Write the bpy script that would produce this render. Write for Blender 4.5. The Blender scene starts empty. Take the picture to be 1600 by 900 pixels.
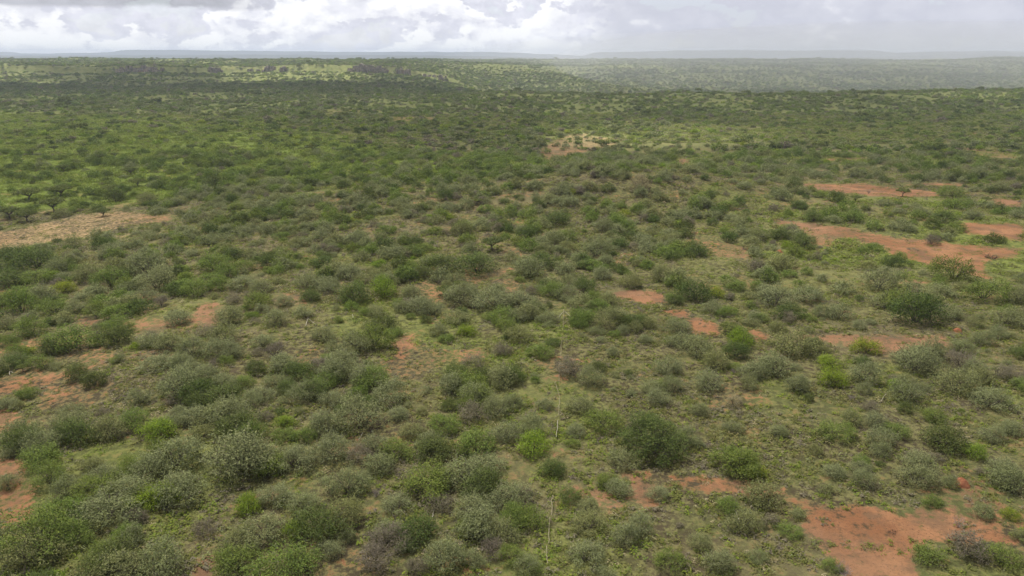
import bpy, math
import numpy as np
from math import radians

rng = np.random.default_rng(7)
SC = bpy.context.scene
COL = SC.collection

# ------------------------------------------------------------------ camera
CAM_H, PITCH, FPX = 32.0, radians(18.5), 1081.0      # drone height, tilt, focal length in photo pixels (1600 wide)
cam_d = bpy.data.cameras.new('camera')
cam_d.sensor_width = 36.0
cam_d.lens = 36.0 * FPX / 1600.0
cam_d.clip_start, cam_d.clip_end = 0.5, 60000
cam = bpy.data.objects.new('camera', cam_d)
COL.objects.link(cam)
cam.location = (0, 0, CAM_H)
cam.rotation_euler = (radians(90) - PITCH, 0, 0)
SC.camera = cam

# ------------------------------------------------------------------ sky, sun, exposure
SUN_EL, SUN_DIR = radians(64), np.array([-0.66, 0.75])   # light comes from beyond and from the left
SUN_DIR /= np.linalg.norm(SUN_DIR)
SUN_STRENGTH, SKY_STRENGTH = 5.0, 0.13
SC.view_settings.view_transform = 'Standard'
SC.view_settings.look = 'None'
SC.view_settings.gamma = 1
SC.view_settings.exposure = 0.56
SC.view_settings.use_curve_mapping = False
SC.render.engine = 'CYCLES'
SC.cycles.max_bounces = 4
SC.cycles.diffuse_bounces = 2
SC.cycles.glossy_bounces = 1
SC.cycles.transmission_bounces = 2
SC.cycles.volume_bounces = 1
SC.cycles.transparent_max_bounces = 12
SC.cycles.use_denoising = True
SC.cycles.sample_clamp_indirect = 4

sun_d = bpy.data.lights.new('sun', 'SUN')
sun_d.energy = SUN_STRENGTH
sun_d.angle = radians(1.2)
sun_d.color = (1.0, 0.955, 0.88)
sun = bpy.data.objects.new('sun', sun_d)
COL.objects.link(sun)
from mathutils import Vector
sd = Vector((SUN_DIR[0] * math.cos(SUN_EL), SUN_DIR[1] * math.cos(SUN_EL), math.sin(SUN_EL)))
sun.rotation_euler = sd.to_track_quat('Z', 'Y').to_euler()
sun.location = sd * 500

W = bpy.data.worlds.new('World')
SC.world = W
W.use_nodes = True
nt = W.node_tree
nt.nodes.clear()


class NB:
    """small node helper"""
    def __init__(s, nt): s.nt = nt
    def n(s, t, **kw):
        nd = s.nt.nodes.new(t)
        for k, v in kw.items():
            if k.startswith('i_'):
                nd.inputs[k[2:].replace('_', ' ')].default_value = v
            else:
                setattr(nd, k, v)
        return nd
    def l(s, a, b): s.nt.links.new(a, b)
    def val(s, x, sock):
        if isinstance(x, (int, float)): sock.default_value = x
        elif isinstance(x, tuple): sock.default_value = x if len(x) == len(sock.default_value) else (*x, 1.0)
        else: s.l(x, sock)
    def math(s, op, a, b=0.0, c=0.0, clamp=False):
        nd = s.n('ShaderNodeMath', operation=op, use_clamp=clamp)
        for i, v in enumerate((a, b, c)): s.val(v, nd.inputs[i])
        return nd.outputs[0]
    def smooth(s, x, lo, hi, a=0.0, b=1.0):
        nd = s.n('ShaderNodeMapRange', interpolation_type='SMOOTHSTEP')
        s.val(x, nd.inputs[0])
        for i, v in ((1, lo), (2, hi), (3, a), (4, b)): nd.inputs[i].default_value = v
        return nd.outputs[0]
    def mix(s, f, a, b, blend='MIX'):
        nd = s.n('ShaderNodeMix', data_type='RGBA', blend_type=blend)
        s.val(f, nd.inputs[0]); s.val(a, nd.inputs[6]); s.val(b, nd.inputs[7])
        return nd.outputs[2]
    def noise(s, vec, scale, detail=6.0, rough=0.55, dist=0.0):
        nd = s.n('ShaderNodeTexNoise')
        s.l(vec, nd.inputs['Vector'])
        nd.inputs['Scale'].default_value = scale
        nd.inputs['Detail'].default_value = detail
        nd.inputs['Roughness'].default_value = rough
        nd.inputs['Distortion'].default_value = dist
        return nd.outputs[0]


b = NB(nt)
geo = b.n('ShaderNodeTexCoord')
D = geo.outputs['Generated']
sep = b.n('ShaderNodeSeparateXYZ'); b.l(D, sep.inputs[0])
X, Y, Z = sep.outputs
azi = b.math('ARCTAN2', X, Y)
mp = b.n('ShaderNodeVectorMath', operation='MULTIPLY'); b.l(D, mp.inputs[0]); mp.inputs[1].default_value = (1.0, 1.0, 1.7)
P = mp.outputs[0]
mp2 = b.n('ShaderNodeVectorMath', operation='MULTIPLY'); b.l(D, mp2.inputs[0]); mp2.inputs[1].default_value = (1.0, 1.0, 4.5)
P2 = mp2.outputs[0]
sky = b.n('ShaderNodeTexSky', sky_type='NISHITA')
sky.sun_disc = False
sky.sun_elevation = SUN_EL
sky.sun_rotation = math.atan2(SUN_DIR[0], SUN_DIR[1])
sky.air_density, sky.dust_density = 1.0, 0.6
big = b.noise(P2, 5.0, 4.0, 0.5)
puff = b.noise(P, 17.0, 10.0, 0.56, 0.15)
fine = b.noise(P, 46.0, 8.0, 0.58, 0.1)
puffs = b.math('ADD', b.math('MULTIPLY', puff, 0.72), b.math('MULTIPLY', fine, 0.28))
cov = b.math('ADD', puffs, b.math('MULTIPLY', b.math('SUBTRACT', big, 0.5), 0.55))
mo = b.n('ShaderNodeVectorMath', operation='ADD'); b.l(P, mo.inputs[0]); mo.inputs[1].default_value = (-0.010, 0.0, 0.016)
puffu = b.noise(mo.outputs[0], 17.0, 10.0, 0.56, 0.15)
relief = b.smooth(b.math('SUBTRACT', puff, puffu), -0.10, 0.12)  # bright puff tops and grey undersides painted into the sky colour
white = b.math('MULTIPLY', b.smooth(cov, 0.462, 0.505), b.math('MULTIPLY_ADD', relief, 0.85, 0.30), clamp=True)
lil = b.mix(b.smooth(fine, 0.35, 0.65), (0.70, 0.708, 0.80), (0.84, 0.845, 0.93))
cl = b.mix(white, lil, (1.06, 1.06, 1.07))
# blue gaps between the clouds
gap = b.math('MULTIPLY', b.smooth(cov, 0.41, 0.37), 0.15)
# curtain of rain standing in the view, with its ragged sides
rainm = b.math('MULTIPLY', b.smooth(b.math('ADD', azi, b.math('MULTIPLY', b.math('SUBTRACT', puff, 0.5), 0.22)), 0.05, 0.16),
               b.smooth(azi, 1.05, 0.75))
raincol = b.mix(b.smooth(puffs, 0.40, 0.66), (0.60, 0.612, 0.70), (0.68, 0.69, 0.77))
cl = b.mix(b.math('MULTIPLY', rainm, b.smooth(cov, 0.70, 0.58, 0.45, 0.97)), cl, raincol)
# the flat grey bases of the clouds overhead
base = b.smooth(b.math('ADD', Z, b.math('MULTIPLY', b.math('SUBTRACT', puff, 0.5), 0.022)), 0.0525, 0.0595)
base = b.math('MULTIPLY', base, b.smooth(b.math('ADD', azi, b.math('MULTIPLY', b.math('SUBTRACT', puff, 0.5), 0.25)), -0.27, -0.40))
basecol = b.mix(b.smooth(puffs, 0.35, 0.65), (0.42, 0.425, 0.47), (0.58, 0.585, 0.64))
cl = b.mix(base, cl, basecol)
# unseen upper sky, darkened so that direct sun stands out more
high = b.mix(b.smooth(b.noise(P2, 3.0, 5.0, 0.55), 0.38, 0.62), (0.21, 0.215, 0.23), (0.37, 0.37, 0.38))
cl = b.mix(b.smooth(Z, 0.12, 0.32), cl, high)
bg1 = b.n('ShaderNodeBackground'); b.l(cl, bg1.inputs[0]); bg1.inputs[1].default_value = 0.74
bg2 = b.n('ShaderNodeBackground'); b.l(sky.outputs[0], bg2.inputs[0]); bg2.inputs[1].default_value = SKY_STRENGTH
mx = b.n('ShaderNodeMixShader'); b.l(gap, mx.inputs[0]); b.l(bg1.outputs[0], mx.inputs[1]); b.l(bg2.outputs[0], mx.inputs[2])
out = b.n('ShaderNodeOutputWorld'); b.l(mx.outputs[0], out.inputs[0])

# ------------------------------------------------------------------ numeric noise and the lie of the land
_perm = np.random.default_rng(3).permutation(4096)


def _hash(ix, iy, s):
    return _perm[(_perm[(ix + s * 131) & 4095] + iy) & 4095] / 4095.0


def vnoise(x, y, s=0):
    ix = np.floor(x).astype(np.int64); iy = np.floor(y).astype(np.int64)
    fx, fy = x - ix, y - iy
    fx = fx * fx * fx * (fx * (fx * 6 - 15) + 10); fy = fy * fy * fy * (fy * (fy * 6 - 15) + 10)
    a = _hash(ix, iy, s); bb = _hash(ix + 1, iy, s); c = _hash(ix, iy + 1, s); d = _hash(ix + 1, iy + 1, s)
    return (a + (bb - a) * fx) * (1 - fy) + (c + (d - c) * fx) * fy


def fbm(x, y, o=4, s=0, gain=0.5):
    t, a, n = 0.0, 1.0, 0.0
    for i in range(o):
        t = t + a * vnoise(x * 2.0 ** i + i * 17.3, y * 2.0 ** i - i * 9.1, s + i)
        n += a; a *= gain
    return t / n


def sstep(x, lo, hi):
    t = np.clip((x - lo) / (hi - lo), 0, 1)
    return t * t * (3 - 2 * t)


def pw(x, pts):
    xs, ys = zip(*pts)
    i = np.clip(np.searchsorted(xs, x) - 1, 0, len(xs) - 2)
    xs = np.array(xs); ys = np.array(ys)
    t = np.clip((x - xs[i]) / (xs[i + 1] - xs[i]), 0, 1)
    t = t * t * (3 - 2 * t)
    return ys[i] + (ys[i + 1] - ys[i]) * t


LEFT = [(-100, -8), (900, -8), (1060, -8), (1296, 1.5), (1308, 13.5), (1420, 15.5), (1900, 21.5), (2600, 20), (4500, -10), (9500, -30)]
RIGHT = [(-100, -8), (520, -8), (710, -4.5), (1080, -34), (1330, -36), (1900, 9), (2250, 20.5), (2900, 18), (4500, -10), (9500, -30)]


def rimshift(u):
    return 45 * (fbm(u * 9 + 5, u * 0 + 1.0, 3, 40) - 0.5) * 2 + 40 * np.sin(u * 5.0)


def height(x, y):
    x = np.asarray(x, float); y = np.asarray(y, float)
    yy = np.maximum(y, 1.0)
    u = x / np.maximum(y + 80, 30.0)
    d = np.hypot(x, yy)
    hill = 8.0 * (1 - sstep(yy, 165, 305)) * (1 - sstep(-x, 25, 130)) * (1 - 0.45 * sstep(x, 90, 260))
    dome = 5.5 * np.exp(-((x - 31) / 27) ** 2 - ((y - 178) / 21) ** 2)
    rs = rimshift(u) * sstep(yy, 800, 1150) + sstep(yy, 450, 650) * (1 - sstep(yy, 900, 1100)) * 130 * (fbm(u * 6, u * 0 + 4.0, 3, 47) - 0.5) * 2
    L = 1 - sstep(u, -0.16, 0.03)
    z = L * pw(yy + rs, LEFT) + (1 - L) * pw(yy + rs * 0.6, RIGHT)
    # knolls on the far rim
    z = z + 7.5 * np.exp(-((u - 0.66) / 0.07) ** 2) * np.exp(-((yy - 2200) / 260) ** 2)
    z = z + 3.0 * np.exp(-((u + 0.52) / 0.16) ** 2) * np.exp(-((yy - 1850) / 260) ** 2)
    far = sstep(d, 250, 1500)
    z = z + hill + dome
    z = z + (fbm(x / 45, y / 45, 3, 11) - 0.5) * 2 * (0.9 + 1.6 * far) + (fbm(x / 170, y / 170, 2, 21) - 0.5) * 2 * (0.6 + 6.0 * far * sstep(d, 500, 1300))
    z = z + (fbm(x / 5, y / 5, 3, 31) - 0.5) * 0.5 * (1 - sstep(d, 120, 320))
    return z


_Z0 = float(height(0.0, 3.0))
_height = height


def height(x, y):
    return _height(x, y) - _Z0


CP, SP = math.cos(PITCH), math.sin(PITCH)


def unproject(px, py):
    """a photo pixel -> the point of the land that it shows"""
    px = np.atleast_1d(np.asarray(px, float)); py = np.atleast_1d(np.asarray(py, float))
    a = (px - 800) / FPX; v = (450 - py) / FPX
    dx, dy, dz = a, CP + v * SP, -SP + v * CP
    t = np.full(px.shape, 20.0); done = np.zeros(px.shape, bool); lo = t.copy()
    for _ in range(420):
        nt_ = t * 1.016 + 0.05
        below = (CAM_H + nt_ * dz) < height(nt_ * dx, nt_ * dy)
        newly = below & ~done
        lo = np.where(newly, t, lo); done |= below
        t = np.where(done, t, nt_)
        if done.all(): break
    hi = t * 1.016 + 0.05; lo = t.copy()
    for _ in range(14):
        m = (lo + hi) / 2
        below = (CAM_H + m * dz) < height(m * dx, m * dy)
        hi = np.where(below, m, hi); lo = np.where(below, lo, m)
    return lo * dx, lo * dy, lo


_UC = {}


def warm(pairs):
    """look up many pixels at once"""
    p = np.array(pairs, float)
    x, y, t = unproject(p[:, 0], p[:, 1])
    for i, (a, c) in enumerate(pairs): _UC[(round(a, 3), round(c, 3))] = (float(x[i]), float(y[i]), float(t[i]))


def spot(px, py):
    k = (round(px, 3), round(py, 3))
    if k not in _UC: warm([(px, py)])
    return _UC[k]


def project(x, y, z):
    zc = np.asarray(y) * CP - (np.asarray(z) - CAM_H) * SP
    yc = np.asarray(y) * SP + (np.asarray(z) - CAM_H) * CP
    zc = np.maximum(zc, 0.5)
    return 800 + FPX * np.asarray(x) / zc, 450 - FPX * yc / zc, zc


# ------------------------------------------------------------------ bare ground, as outlines on the land
BARE = [
    ([(1268, 792), (1340, 783), (1400, 800), (1470, 806), (1540, 818), (1600, 838), (1600, 858), (1510, 848), (1450, 846), (1425, 872), (1440, 905), (1330, 905), (1290, 860), (1262, 830)], 0.86),
    ([(1440, 790), (1520, 800), (1600, 812), (1600, 838), (1500, 822), (1400, 812)], 0.55),
    ([(868, 762), (905, 752), (960, 765), (1000, 780), (970, 795), (930, 785), (895, 782)], 0.62),
    ([(978, 742), (1010, 738), (1022, 760), (1030, 785), (1010, 795), (990, 775)], 0.75),
    ([(1035, 742), (1085, 745), (1130, 750), (1190, 752), (1240, 770), (1200, 778), (1130, 768), (1075, 762), (1040, 757)], 0.66),
    ([(1230, 772), (1330, 785), (1290, 800), (1230, 790)], 0.5),
    ([(960, 462), (992, 452), (1030, 462), (1042, 474), (1005, 476)], 1.0),
    ([(1015, 480), (1070, 480), (1085, 490), (1112, 503), (1135, 522), (1118, 532), (1080, 520), (1070, 500), (1030, 490)], 1.0),
    ([(1160, 512), (1195, 515), (1208, 528), (1190, 537), (1168, 528)], 1.0),
    ([(1225, 520), (1320, 522), (1400, 525), (1470, 527), (1484, 540), (1420, 549), (1370, 552), (1340, 540), (1260, 534)], 0.75),
    ([(1200, 338), (1255, 345), (1300, 350), (1350, 362), (1420, 372), (1500, 380), (1600, 388), (1600, 402), (1540, 408), (1545, 436), (1500, 425), (1440, 412), (1400, 398), (1380, 382), (1310, 370), (1255, 360), (1215, 352)], 0.82),
    ([(1270, 372), (1305, 372), (1300, 386), (1262, 385)], 0.6), ([(1080, 372), (1170, 380), (1180, 408), (1120, 400)], 0.5),
    ([(1255, 287), (1340, 286), (1400, 292), (1460, 298), (1470, 306), (1400, 309), (1330, 303), (1262, 296)], 0.8),
    ([(1420, 285), (1520, 287), (1520, 292), (1420, 291)], 0.8),
    ([(1540, 310), (1600, 311), (1600, 328), (1555, 322)], 0.95),
    ([(1500, 350), (1570, 346), (1600, 352), (1600, 376), (1560, 372), (1505, 364)], 0.9),
    ([(-30, 368), (60, 352), (120, 336), (190, 330), (268, 335), (270, 346), (215, 354), (150, 368), (90, 380), (-30, 402)], 0.56),
    ([(85, 578), (150, 562), (215, 545), (226, 556), (160, 578), (90, 600), (30, 612), (-20, 620), (-20, 598)], 0.62),
    ([(60, 600), (180, 580), (200, 610), (120, 640), (60, 640)], 0.5),
    ([(-20, 645), (25, 640), (30, 665), (-20, 680)], 0.6), ([(-20, 720), (40, 722), (66, 770), (48, 808), (-20, 840)], 0.62),
    ([(188, 506), (250, 497), (318, 488), (332, 500), (280, 512), (215, 520)], 0.55), ([(120, 500), (150, 502), (140, 515)], 0.7),
    ([(300, 478), (335, 472), (332, 505), (300, 500)], 0.7), ([(620, 525), (650, 522), (640, 560), (608, 566)], 0.66),
    ([(725, 438), (760, 425), (812, 416), (790, 432), (740, 446)], 0.55), ([(520, 650), (550, 640), (560, 656), (530, 662)], 0.6),
    ([(600, 560), (640, 565), (610, 590), (590, 580)], 0.5), ([(180, 745), (240, 730), (235, 760), (190, 770)], 0.4),
    ([(310, 880), (330, 870), (330, 905), (308, 905)], 0.9), ([(480, 850), (500, 848), (495, 862)], 0.9),
    ([(838, 236), (880, 212), (905, 208), (976, 218), (970, 226), (905, 240), (870, 252), (850, 250)], 0.58),
    ([(1050, 248), (1078, 248), (1076, 258), (1054, 258)], 0.8), ([(1288, 248), (1360, 244), (1356, 250), (1290, 254)], 0.6),
    ([(1490, 228), (1560, 232), (1600, 246), (1540, 252)], 0.5), ([(1515, 207), (1528, 207), (1526, 214)], 0.8),
    ([(505, 170), (560, 168), (570, 180), (515, 180)], 0.35), ([(610, 182), (680, 183), (678, 190), (612, 190)], 0.5),
    ([(1440, 745), (1500, 752), (1560, 790), (1480, 795), (1420, 775)], 0.35), ([(1100, 590), (1200, 600), (1190, 640), (1100, 640)], 0.35),
    ([(60, 455), (100, 450), (90, 462)], 0.5), ([(0, 455), (30, 455), (25, 468), (0, 470)], 0.6),
]


def poly_dist(px, py, poly):
    """signed distance in px (positive inside)"""
    p = np.array(poly, float); q = np.roll(p, -1, 0)
    ins = np.zeros(px.shape, bool); dmin = np.full(px.shape, 1e9)
    for (x1, y1), (x2, y2) in zip(p, q):
        ex, ey = x2 - x1, y2 - y1
        t = np.clip(((px - x1) * ex + (py - y1) * ey) / (ex * ex + ey * ey + 1e-9), 0, 1)
        dmin = np.minimum(dmin, np.hypot(px - x1 - t * ex, (py - y1 - t * ey) * 1.8))
        c = ((y1 > py) != (y2 > py)) & (px < (x2 - x1) * (py - y1) / (y2 - y1 + 1e-9) + x1)
        ins ^= c
    return np.where(ins, dmin, -dmin)


def bare_at(x, y):
    x = np.asarray(x, float); y = np.asarray(y, float)
    z = height(x, y)
    px, py, zc = project(x, y, z)
    r = np.zeros(x.shape)
    wob = (fbm(x / 3.0, y / 3.0, 4, 61) - 0.5) * 26 + (fbm(x / 14.0, y / 14.0, 2, 66) - 0.5) * 26
    wob = wob * np.clip(75.0 / zc, 0.12, 1.0)
    for poly, s in BARE:
        a = np.array(poly)
        m = (px > a[:, 0].min() - 40) & (px < a[:, 0].max() + 40) & (py > a[:, 1].min() - 25) & (py < a[:, 1].max() + 25) & (y > 5)
        if not m.any(): continue
        sd_ = poly_dist(px[m], py[m], poly)
        soft = np.clip(15 * 75.0 / zc[m], 2.0, 20.0)
        r[m] = np.maximum(r[m], s * sstep(sd_ + wob[m], -soft, soft))
    sc = sstep(fbm(x / 6.0, y / 6.0, 4, 71), 0.58, 0.74) * 0.42 * (1 - sstep(y, 250, 420))
    return np.clip(np.maximum(r, sc), 0, 1)


def lush_at(x, y):
    """the greener floor of the valley and green hollows"""
    px, py, zc = project(x, y, height(x, y))
    k = pw(px, [(-400, 345), (0, 330), (250, 318), (420, 290), (700, 285), (900, 262), (1200, 262), (2000, 262)])
    top = pw(px, [(-400, 150), (0, 168), (400, 185), (760, 240), (950, 244), (1010, 235), (2000, 205)])
    n = (fbm(x / 40, y / 40, 3, 81) - 0.5) * 30
    v = sstep(k - py + n * 0.4, -6, 10) * sstep(py - top + n, -10, 25)
    v = v * (1 - 0.45 * sstep(px, 700, 1000))
    v = np.maximum(v, 0.34 * sstep(y, 290, 360) * (1 - sstep(y, 1000, 1300)))
    v = np.maximum(v, 0.45 * sstep(y, 1300, 1450))
    v = np.maximum(v, 0.5 * sstep(y, 1060, 1130) * (1 - sstep(y, 1330, 1420)) * sstep(-x / np.maximum(y, 1), -0.02, 0.1))  # plateau and talus greened lighter, painting their sunlight into the ground
    near = 0.30 * sstep(fbm(x / 16, y / 16, 3, 85), 0.55, 0.72) * (py > 270) + 0.25 * sstep(px, 950, 1250) * sstep(py, 285, 330) * (1 - sstep(py, 440, 520))
    return np.clip(np.maximum(v, near), 0, 1)


# ------------------------------------------------------------------ materials
def new_mat(name):
    m = bpy.data.materials.new(name); m.use_nodes = True
    m.node_tree.nodes.clear()
    return m, NB(m.node_tree)


def finish(m, b, col, rough=0.9, spec=0.2, bump=None, bs=0.3, bd=0.05, transl=0.0):
    p = b.n('ShaderNodeBsdfPrincipled')
    b.val(col, p.inputs['Base Color'])
    p.inputs['Roughness'].default_value = rough
    p.inputs['Specular IOR Level'].default_value = spec
    if bump is not None:
        bp = b.n('ShaderNodeBump'); bp.inputs['Strength'].default_value = bs; bp.inputs['Distance'].default_value = bd
        b.l(bump, bp.inputs['Height']); b.l(bp.outputs[0], p.inputs['Normal'])
    sh = p.outputs[0]
    if transl:
        t = b.n('ShaderNodeBsdfTranslucent'); b.val(col, t.inputs[0])
        mx = b.n('ShaderNodeMixShader'); mx.inputs[0].default_value = transl
        b.l(sh, mx.inputs[1]); b.l(t.outputs[0], mx.inputs[2]); sh = mx.outputs[0]
    o = b.n('ShaderNodeOutputMaterial'); b.l(sh, o.inputs['Surface'])
    return m


def foliage_mat(name, stops, transl=0.26):
    """stops: three leaf colours; each plant takes one mix, each leaf varies a little"""
    m, b = new_mat(name)
    oi = b.n('ShaderNodeObjectInfo')
    r = b.n('ShaderNodeValToRGB'); b.l(oi.outputs['Random'], r.inputs[0])
    e = r.color_ramp.elements
    e[0].color = (*stops[0], 1); e[1].color = (*stops[2], 1)
    k = e.new(0.5); k.color = (*stops[1], 1)
    at = b.n('ShaderNodeAttribute', attribute_name='leaf')
    f = b.math('MULTIPLY_ADD', at.outputs['Fac'], 0.5, 0.75)
    hsv = b.n('ShaderNodeHueSaturation')
    b.l(r.outputs[0], hsv.inputs['Color']); b.l(f, hsv.inputs['Value'])
    hue = b.math('MULTIPLY_ADD', at.outputs['Fac'], -0.03, 0.515)
    b.l(hue, hsv.inputs['Hue'])
    return finish(m, b, hsv.outputs[0], 0.8, 0.06, transl=transl)


FK = 1.0
M = {}
M['g'] = foliage_mat('grey_green_leaves', [(0.200, 0.226, 0.096), (0.226, 0.248, 0.118), (0.206, 0.218, 0.080)])
M['n'] = foliage_mat('green_leaves', [(0.142, 0.202, 0.042), (0.168, 0.226, 0.052), (0.158, 0.198, 0.042)])
M['d'] = foliage_mat('dark_green_leaves', [(0.092, 0.132, 0.034), (0.114, 0.152, 0.042), (0.105, 0.126, 0.036)])
M['l'] = foliage_mat('lime_leaves', [(0.205, 0.275, 0.026), (0.175, 0.265, 0.032), (0.245, 0.285, 0.028)])
M['b'] = foliage_mat('brown_grey_leaves', [(0.190, 0.168, 0.112), (0.212, 0.192, 0.125), (0.176, 0.150, 0.112)])
M['s'] = foliage_mat('straw_leaves', [(0.30, 0.27, 0.145), (0.34, 0.30, 0.17), (0.28, 0.245, 0.13)])
M['A'] = foliage_mat('acacia_leaves', [(0.118, 0.148, 0.044), (0.140, 0.168, 0.048), (0.158, 0.182, 0.050)])
M['h'] = foliage_mat('herb_leaves', [(0.175, 0.172, 0.056), (0.145, 0.168, 0.042), (0.200, 0.180, 0.068)])
M['v'] = foliage_mat('valley_herb_leaves', [(0.155, 0.212, 0.030), (0.180, 0.232, 0.036), (0.148, 0.188, 0.030)])


def bark_mat(name, c1, c2):
    m, b = new_mat(name)
    tc = b.n('ShaderNodeTexCoord')
    n = b.noise(tc.outputs['Object'], 9.0, 4.0)
    return finish(m, b, b.mix(n, c1, c2), 0.9, 0.1)


M['bark'] = bark_mat('bark', (0.07, 0.055, 0.042), (0.16, 0.135, 0.11))
M['twig'] = bark_mat('pale_twigs', (0.13, 0.12, 0.09), (0.23, 0.215, 0.175))
M['dead'] = bark_mat('dead_wood', (0.20, 0.165, 0.15), (0.36, 0.31, 0.285))
M['pole'] = bark_mat('weathered_pole_wood', (0.22, 0.19, 0.125), (0.33, 0.285, 0.20))
M['bone'] = bark_mat('bleached_wood', (0.28, 0.255, 0.20), (0.42, 0.385, 0.32))
M['darkbrush'] = bark_mat('charred_brush', (0.035, 0.026, 0.022), (0.10, 0.07, 0.055))


def soil_mound_mat():
    m, b = new_mat('termite_soil')
    tc = b.n('ShaderNodeTexCoord')
    n = b.noise(tc.outputs['Object'], 5.0, 6.0)
    return finish(m, b, b.mix(n, (0.22, 0.085, 0.045), (0.31, 0.13, 0.07)), 0.95, 0.05, bump=n, bs=0.6, bd=0.1)


M['mound'] = soil_mound_mat()


def ground_mat():
    m, b = new_mat('savanna_ground')
    tc = b.n('ShaderNodeTexCoord'); O = tc.outputs['Object']
    ba = b.n('ShaderNodeAttribute', attribute_name='bare').outputs['Fac']
    lu = b.n('ShaderNodeAttribute', attribute_name='lush').outputs['Fac']
    n1 = b.noise(O, 1.5, 8.0, 0.66)       # tussock scale
    n2 = b.noise(O, 0.13, 7.0, 0.62)
    n3 = b.noise(O, 4.2, 6.0, 0.7)
    n4 = b.noise(O, 0.030, 5.0, 0.58)
    herb = b.mix(b.smooth(n1, 0.42, 0.58), (0.058, 0.047, 0.028), (0.150, 0.142, 0.060))
    herb = b.mix(b.smooth(n2, 0.45, 0.60, 0.0, 0.6), herb, (0.104, 0.122, 0.038))
    cd = b.n('ShaderNodeSeparateXYZ'); b.l(O, cd.inputs[0])
    scrub = b.math('MULTIPLY', b.smooth(cd.outputs[1], 420, 620), b.smooth(cd.outputs[1], 1180, 1000))   # low scrub closes over the far plain
    herb = b.mix(b.smooth(n3, 0.52, 0.62, 0.0, 0.75), herb, (0.058, 0.046, 0.028))
    herb = b.mix(b.math('MULTIPLY', scrub, 0.55), herb, b.mix(b.smooth(n2, 0.4, 0.6), (0.060, 0.078, 0.026), (0.105, 0.122, 0.042)))
    herb = b.mix(b.math('MULTIPLY', b.smooth(n4, 0.47, 0.60), 0.35), herb, (0.175, 0.140, 0.080))
    green = b.mix(b.smooth(n1, 0.40, 0.60), (0.090, 0.120, 0.024), (0.180, 0.230, 0.040))
    green = b.mix(b.smooth(n2, 0.45, 0.62, 0.0, 0.6), green, (0.135, 0.168, 0.042))
    veg = b.mix(lu, herb, green)
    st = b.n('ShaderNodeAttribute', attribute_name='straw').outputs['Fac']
    veg = b.mix(st, veg, b.mix(b.smooth(n2, 0.42, 0.60), (0.128, 0.150, 0.052), (0.215, 0.222, 0.086)))  # pale far grass, with a sunlit tone painted into its colour
    soil = b.mix(b.smooth(n2, 0.35, 0.65), (0.200, 0.093, 0.046), (0.290, 0.150, 0.078))
    soil = b.mix(b.smooth(n3, 0.48, 0.66, 0.0, 0.6), soil, (0.15, 0.078, 0.046))
    soil = b.mix(b.smooth(n4, 0.48, 0.58, 0.0, 0.45), soil, (0.20, 0.122, 0.075))
    soil = b.mix(b.math('MULTIPLY', b.smooth(b.noise(O, 0.22, 7.0, 0.68), 0.48, 0.60), 0.75), soil, (0.135, 0.086, 0.052))
    soil = b.mix(b.smooth(b.noise(O, 7.0, 3.0, 0.6), 0.60, 0.68, 0.0, 0.8), soil, (0.075, 0.050, 0.032))
    tan = b.n('ShaderNodeAttribute', attribute_name='tan').outputs['Fac']
    soil = b.mix(b.math('MULTIPLY', tan, 0.75), soil, b.mix(b.smooth(n1, 0.4, 0.6), (0.24, 0.165, 0.085), (0.36, 0.265, 0.145)))
    # ragged edge of the bare soil, and soil glimpsed between the tussocks
    wob = b.math('ADD', b.math('MULTIPLY', b.math('SUBTRACT', n1, 0.5), 2.5), b.math('MULTIPLY', b.math('SUBTRACT', n2, 0.5), 1.0))
    e = b.math('ADD', ba, wob)
    f = b.smooth(e, 0.30, 0.80)
    gl = b.math('MULTIPLY', b.smooth(b.math('ADD', b.math('MULTIPLY', n2, 0.5), b.math('MULTIPLY', n1, 0.5)), 0.53, 0.63), b.math('SUBTRACT', 1.0, lu))
    f = b.math('MAXIMUM', f, b.math('MULTIPLY', gl, 0.5))
    col = b.mix(f, veg, soil)
    h = b.math('ADD', b.math('MULTIPLY', n1, 0.7), b.math('MULTIPLY', n3, 0.3))
    return finish(m, b, col, 0.95, 0.05, bump=h, bs=0.55, bd=0.35)


M['ground'] = ground_mat()


# ------------------------------------------------------------------ mesh helpers
def mesh_np(name, V, F, mats, face_mat=None, attrs=None, smooth=False):
    """V (n,3); F list of (k,4) or (k,3) arrays"""
    me = bpy.data.meshes.new(name)
    F = [np.asarray(f, np.int32) for f in F if len(f)]
    nl = sum(f.size for f in F); nf = sum(len(f) for f in F)
    me.vertices.add(len(V)); me.vertices.foreach_set('co', np.asarray(V, np.float32).ravel())
    me.loops.add(nl); me.loops.foreach_set('vertex_index', np.concatenate([f.ravel() for f in F]))
    me.polygons.add(nf)
    tot = np.concatenate([np.full(len(f), f.shape[1], np.int32) for f in F])
    st = np.concatenate([[0], np.cumsum(tot)[:-1]]).astype(np.int32)
    me.polygons.foreach_set('loop_start', st)
    try: me.polygons.foreach_set('loop_total', tot)
    except Exception: pass
    for mt in mats: me.materials.append(mt)
    if face_mat is not None: me.polygons.foreach_set('material_index', np.asarray(face_mat, np.int32))
    me.update(calc_edges=True)
    me.polygons.foreach_set('use_smooth', np.full(nf, bool(smooth)))
    for k, v in (attrs or {}).items():
        a = me.attributes.new(k, 'FLOAT', 'FACE' if len(v) == nf and len(v) != len(V) else 'POINT')
        a.data.foreach_set('value', np.asarray(v, np.float32))
    me.validate()
    return me


def ob(name, me, parent=None, loc=None, **props):
    o = bpy.data.objects.new(name, me); COL.objects.link(o)
    if parent is not None: o.parent = parent
    if loc is not None: o.location = loc
    for k, v in props.items(): o[k] = v
    return o


def unit(v):
    return v / np.maximum(np.linalg.norm(v, axis=-1, keepdims=True), 1e-9)


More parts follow.
